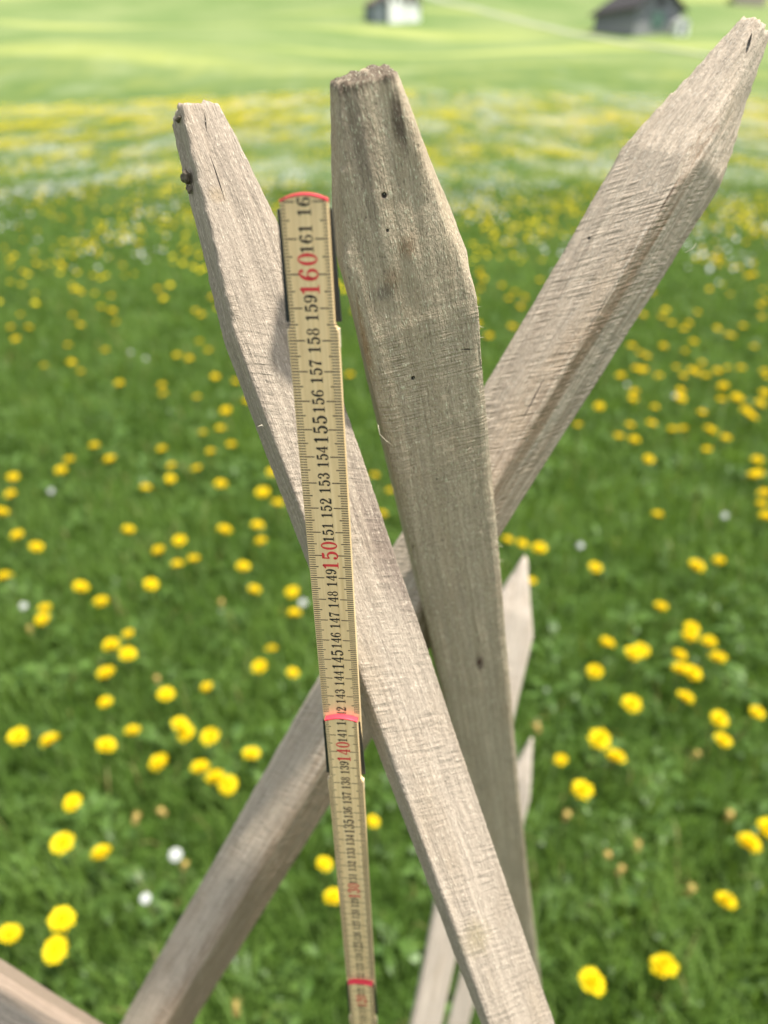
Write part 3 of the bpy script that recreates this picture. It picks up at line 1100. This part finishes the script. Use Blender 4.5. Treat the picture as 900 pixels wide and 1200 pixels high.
scrap(f2, stake2, 218, 208, .0, (.0016, .0025, .0022), 5)
scrap(f2, stake2, 221, 222, .001, (.0007, .0015, .0014), 6)
scrap(f2, stake2, 213, 139, -.004, (.0022, .0025, .0007), 8)


def fibre(parent, pts, r):
    V, Fc = tube(pts, [r] * (len(pts) - 1) + [r * .3], 4)
    return link('loose_fibre', mesh_from('loose_fibre', V, Fc, True), M_fibre, parent)


def fib_px(fr, parent, px, yl, r=.00014):
    fibre(parent, [fr.pt(x, y, yl - .0006 * (i > 0)) for i, (x, y) in enumerate(px)], r)


y1 = -T1 / 2
fib_px(f1, stake1, [(443, 498), (445, 509), (452, 516), (461, 523)], y1 - .001, .00016)
fib_px(f1, stake1, [(569, 489), (575, 491), (579, 490)], y1 + .001)
fib_px(f1, stake1, [(578, 632), (584, 636), (588, 639)], y1 + .001)
fib_px(f1, stake1, [(578, 643), (583, 645)], y1 + .001)
fib_px(f1, stake1, [(568, 523), (572, 521)], y1 + .001)
fib_px(f1, stake1, [(545, 530), (549, 526), (552, 524)], y1 - .0012, .0001)
fib_px(f2, stake2, [(302, 500), (307, 498), (310, 501)], -T2 / 2 + .001, .00022)
fib_px(f3, stake3, [(803, 296), (812, 291), (816, 285)], -T3 / 2 + .014, .00012)
frr = random.Random(4)
for i in range(26):                                             # fuzz along the sunlit arris of the front stake
    z = f1.L - frr.uniform(.08, .36)
    x = W1 / 2 * (1 - .25 * min(1, max(0, (f1.L - z - .06) / .45)))
    a = frr.uniform(-.6, .6)
    ln = frr.uniform(.001, .003)
    p = Vector((x - .0006, -T1 / 2 + frr.uniform(0, .006), z))
    fibre(stake1, [p, p + Vector((ln * .5, -.0004, ln * .3 * a)), p + Vector((ln, -.0002, ln * a))], .00008)

# ------------------------------------------------------------------ folding ruler
RW = .016
RT = .0032
ZT = 1.622                                     # top end, in ruler metres
STEP = .202
TOPX, TOPY = -.0230, .2190
k = NT('ruler_birch')
p = k.obj()
gr = k.noise(k.vmath('MULTIPLY', p, (900, 900, 14)), 1, 3, .55)
gr2 = k.noise(k.vmath('MULTIPLY', p, (260, 260, 5)), 1, 2, .5)
c = k.mix(k.ramp(gr, .3, .7), (.70, .48, .235), (.85, .625, .34))
c = k.mix(k.ramp(gr2, .35, .7, 0, .35), c, (.66, .49, .28))
dirt = k.noise(k.vmath('MULTIPLY', p, (160, 160, 60)), 1, 5, .65)
c = k.mix(k.ramp(dirt, .52, .78, 0, .4), c, (.40, .27, .14))
M_rule = k.done(k.principled(c, .5, .35, k.bump(gr, .0002, .4)))
M_ink = plain('black_ink', (.028, .024, .02), .6, .3, .1, 900)
M_tick = plain('scale_ink', (.06, .048, .034), .6, .3, .1, 900)
M_red = plain('red_ink', (.62, .045, .05), .55, .3, .08, 900)
M_redend = plain('red_lacquer', (.75, .05, .075), .4, .45, .05, 300)
M_plate = plain('blackened_steel', (.02, .02, .022), .45, .5, .1, 300)
M_raw = plain('pale_cut_wood', (.70, .58, .40), .7, .2, .08, 300)


def cat(pts, n=8):
    """Catmull-Rom through (x, y, width)"""
    P = [np.array(q, float) for q in pts]
    P = [2 * P[0] - P[1]] + P + [2 * P[-1] - P[-2]]
    out = []
    for i in range(1, len(P) - 2):
        for j in range(n):
            t_ = j / n
            a, b_, c_, d_ = P[i - 1], P[i], P[i + 1], P[i + 2]
            out.append(.5 * (2 * b_ + (c_ - a) * t_ + (2 * a - 5 * b_ + 4 * c_ - d_) * t_ ** 2 + (3 * b_ - a - 3 * c_ + d_) * t_ ** 3))
    out.append(P[-2])
    return out


def stroke(pts, smooth=True):
    q = cat(pts) if smooth else [np.array(x, float) for x in pts]
    V, Fc = [], []
    for i, s_ in enumerate(q):
        d = q[min(i + 1, len(q) - 1)][:2] - q[max(i - 1, 0)][:2]
        d = d / (np.linalg.norm(d) + 1e-9)
        nn = np.array([-d[1], d[0]]) * (s_[2] * 1.12 + .022) / 2
        V += [tuple(s_[:2] + nn), tuple(s_[:2] - nn)]
    for i in range(len(q) - 1):
        Fc.append((2 * i, 2 * i + 1, 2 * i + 3, 2 * i + 2))
    return V, Fc


def ringm(cx, cy, rx, ry, ix, iy, n=26):
    V, Fc = [], []
    for i in range(n):
        a = 2 * math.pi * i / n
        V += [(cx + rx * math.cos(a), cy + ry * math.sin(a)), (cx + ix * .88 * math.cos(a), cy + iy * .96 * math.sin(a))]
    for i in range(n):
        j = (i + 1) % n
        Fc.append((2 * i, 2 * j, 2 * j + 1, 2 * i + 1))
    return V, Fc


def dot(cx, cy, r, n=12):
    r *= 1.1
    return [(cx + r * math.cos(2 * math.pi * i / n), cy + r * math.sin(2 * math.pi * i / n)) for i in range(n)], [tuple(range(n))]


def rect(x0, x1, y0, y1):
    return [(x0, y0), (x1, y0), (x1, y1), (x0, y1)], [(0, 1, 2, 3)]


SIX = [ringm(.0, .30, .285, .30, .145, .25), stroke([(-.215, .30, .14), (-.21, .55, .14), (-.13, .80, .12), (.02, .955, .06), (.13, .955, .05), (.19, .90, .04)]), dot(.165, .845, .085)]
GLY = {
    '0': [ringm(0, .5, .29, .5, .145, .45)],
    '1': [rect(-.09, .09, .04, .96), rect(-.22, .22, 0, .055), stroke([(-.22, .80, .05), (-.10, .86, .07), (.04, .96, .10)], False)],
    '2': [dot(-.165, .735, .09), stroke([(-.225, .76, .05), (-.16, .92, .06), (0, .97, .07), (.16, .86, .13), (.185, .70, .15), (.08, .48, .12), (-.10, .25, .08), (-.23, .06, .06)]),
          stroke([(-.24, .06, .11), (.0, .075, .14), (.18, .065, .12), (.245, .09, .07), (.27, .24, .045)])],
    '3': [dot(-.175, .80, .085), stroke([(-.235, .82, .05), (-.14, .95, .055), (.01, .975, .06), (.155, .86, .12), (.165, .70, .13), (.06, .555, .07), (-.06, .53, .05)]),
          stroke([(-.06, .53, .05), (.09, .52, .08), (.205, .38, .14), (.20, .22, .145), (.08, .06, .08), (-.08, .025, .055), (-.20, .09, .05), (-.245, .18, .05)]), dot(-.185, .20, .09)],
    '4': [rect(.035, .20, .04, .98), rect(-.02, .27, 0, .055), rect(-.29, .30, .235, .305), stroke([(-.265, .27, .06), (.115, .95, .06)], False)],
    '5': [stroke([(-.17, .97, .06), (-.19, .52, .055)], False), stroke([(-.18, .92, .10), (.0, .90, .13), (.19, .93, .09)]),
          stroke([(-.19, .54, .05), (-.05, .625, .06), (.10, .60, .09), (.205, .45, .14), (.205, .25, .145), (.10, .07, .09), (-.06, .025, .055), (-.19, .08, .05), (-.24, .17, .05)]), dot(-.18, .185, .09)],
    '6': SIX,
    '7': [stroke([(-.24, .72, .05), (-.225, .90, .06), (-.1, .91, .13), (.08, .90, .13), (.25, .95, .07)]), stroke([(.25, .95, .05), (.10, .62, .07), (.0, .36, .12), (-.02, .10, .16), (-.02, .0, .16)])],
    '8': [ringm(0, .745, .235, .255, .115, .215), ringm(0, .27, .28, .28, .14, .235)],
}
GLY['9'] = [([(-x, 1 - y) for x, y in V], Fc) for V, Fc in SIX]


class Sheet:
    def __init__(s): s.V = []; s.F = []

    def add(s, V, Fc):
        k_ = len(s.V); s.V += V; s.F += [tuple(k_ + i for i in f) for f in Fc]


def number(sheets, text, z, hgt, y, lo, hi, yred):
    """digits run up the ruler, their tops towards the left edge; only those that lie on this segment"""
    adv = .70 * hgt if len(text) < 3 or hgt < .0045 else .72 * hgt
    zc = z - adv * (len(text) - 1) / 2
    for i, ch in enumerate(text):
        z0 = zc + i * adv
        if z0 + .2 * hgt < lo or z0 - .2 * hgt > hi: continue
        for V, Fc in GLY[ch]:
            sheets.add([(hgt * (.5 - gy), y, min(hi, max(lo, z0 + gx * hgt))) for gx, gy in V], Fc)


ruler = empty('folding_ruler')
yaw = -5.0
tilt = math.atan2(-.025, 1)
ruler.matrix_world = Matrix.Translation((TOPX + .025 * ZT, TOPY + .0129 * ZT, 0)) @ Matrix.Rotation(.0129, 4, 'X') @ Matrix.Rotation(tilt, 4, 'Y') @ Matrix.Rotation(R(yaw), 4, 'Z')
tag(ruler, 'yellow wooden folding ruler with red segment ends standing upright in front', 'ruler')
NSEG = 9
LAP = .037
for sgm in range(NSEG):
    top = ZT - STEP * sgm
    bot = max(.0, top - STEP - LAP)
    vis_bot = max(.0, top - STEP)
    yfr = -.0026 * sgm                        # each lower segment lies one thickness nearer the viewer
    hw = RW / 2
    nar = hw - .0011                           # waisted over the hinge plate
    arc = []
    N = 14
    for i in range(N + 1):
        x = nar - 2 * nar * i / N
        arc.append((x, top - .0016 * (x / nar) ** 2))
    zj = top - LAP
    right = [(hw, bot + .002), (hw, zj - .0022), (nar, zj)] if bot < zj else []
    left = [(-nar, zj), (-hw, zj - .0022), (-hw, bot + .002)]
    barc = [(-hw + 2 * hw * i / 8, bot + .002 * ((-1 + i / 4) ** 2)) for i in range(9)]
    # one closed outline in x-z, extruded in y
    prof = [(hw, zj - .0022), (nar, zj)] + arc + [(-nar, zj), (-hw, zj - .0022)] + barc
    clean = []
    for q in prof:
        if not clean or (abs(q[0] - clean[-1][0]) + abs(q[1] - clean[-1][1])) > 1e-5: clean.append(q)
    if (abs(clean[0][0] - clean[-1][0]) + abs(clean[0][1] - clean[-1][1])) < 1e-5: clean.pop()
    bm = bmesh.new()
    a = [bm.verts.new((x, yfr, z)) for x, z in clean]
    b_ = [bm.verts.new((x, yfr + (RT if sgm else RT) - .0007, z)) for x, z in clean]
    bm.faces.new(a); bm.faces.new(b_[::-1])
    for i in range(len(clean)):
        j = (i + 1) % len(clean)
        bm.faces.new((a[i], b_[i], b_[j], a[j]))
    seg = bm_obj('segment', bm, M_rule, ruler)
    mb = seg.modifiers.new('soft_edges', 'BEVEL'); mb.width = .0002; mb.segments = 2; mb.limit_method = 'ANGLE'
    # red lacquered end
    bm = bmesh.new()
    e = .0002
    rows = []
    for yy, dz, inset in ((yfr - .00012, -.0005, 0), (yfr - .00018, .0001, 0), (yfr + .0003, e, 0), (yfr + RT - .0013, e, 0), (yfr + RT - .0007, .0, 0), (yfr + RT - .0007, -.0011, 0)):
        rows.append([bm.verts.new((x * 1.006, yy, z + dz)) for x, z in arc])
    for r0, r1 in zip(rows, rows[1:]):
        for i in range(N):
            bm.faces.new((r0[i], r0[i + 1], r1[i + 1], r1[i]))
    for i_ in (0, N):
        bm.faces.new([r_[i_] for r_ in rows])
    bm_obj('red_end', bm, M_redend, seg, False)
    # hinge plate, wider than the waist
    if sgm < NSEG:
        bm = bmesh.new()
        y0, y1_ = yfr + RT - .00065, yfr + RT + .0004
        pr = [(-hw - .0004, top - .0042), (hw - .0002, top - .0042), (hw + .0007, zj + .0002), (-hw - .0008, zj + .0002)]
        a = [bm.verts.new((x, y0, z)) for x, z in pr]; b_ = [bm.verts.new((x, y1_, z)) for x, z in pr]
        bm.faces.new(a); bm.faces.new(b_[::-1])
        for i in range(4):
            j = (i + 1) % 4
            bm.faces.new((a[i], b_[i], b_[j], a[j]))
        bm_obj('hinge_plate', bm, M_plate, seg)
    # pale raw shoulders where the waist ends
    bm = bmesh.new()
    for s_ in (-1, 1):
        x0, x1 = sorted((s_ * (hw + .0002), s_ * (hw - .0007)))
        boxm(bm, x0, x1, yfr + .0004, yfr + RT - .0009, zj - .0075, zj - .0015)
    bm_obj('raw_shoulder', bm, M_raw, seg)
    # printed scale
    tk, nb = Sheet(), Sheet()
    yp = yfr - .00008
    mm0, mm1 = int(round(vis_bot * 1000)) + 1, int(top * 1000 - 1)
    for mm in range(mm0, mm1 + 1):
        z = mm / 1000
        inner = .0027 if mm % 10 == 0 else (.0045 if mm % 5 == 0 else .0054)
        outer = (nar if z > zj else hw) - .0002
        if z > top - .0024: outer = min(outer, nar * .9)
        hwid = .00016 if mm % 5 else .00020
        for s_ in (-1, 1):
            x0, x1 = sorted((s_ * inner, s_ * outer))
            tk.add([(x0, yp, z - hwid), (x1, yp, z - hwid), (x1, yp, z + hwid), (x0, yp, z + hwid)], [(0, 1, 2, 3)])
    for cm in range(1, 164):
        z = cm / 100
        if not (vis_bot - .008 < z < top + .008): continue
        lo, hi = vis_bot + (.0003 if sgm < NSEG - 1 else 0), top - .0001
        if cm % 10 == 0:
            nr = Sheet()
            number(nr, str(cm), z, .0060, yp - .00003, lo, hi, 0)
            if nr.V: link('red_number', mesh_from('red_number', nr.V, nr.F), M_red, seg)
        elif cm % 5 == 0: number(nb, str(cm), z, .0049, yp - .00003, lo, hi, 0)
        else: number(nb, str(cm), z, .0040, yp - .00003, lo, hi, 0)
    for sh, nm, mt in ((tk, 'scale_marks', M_tick), (nb, 'black_numerals', M_ink)):
        if sh.V:
            link(nm, mesh_from(nm, sh.V, sh.F), mt, seg)
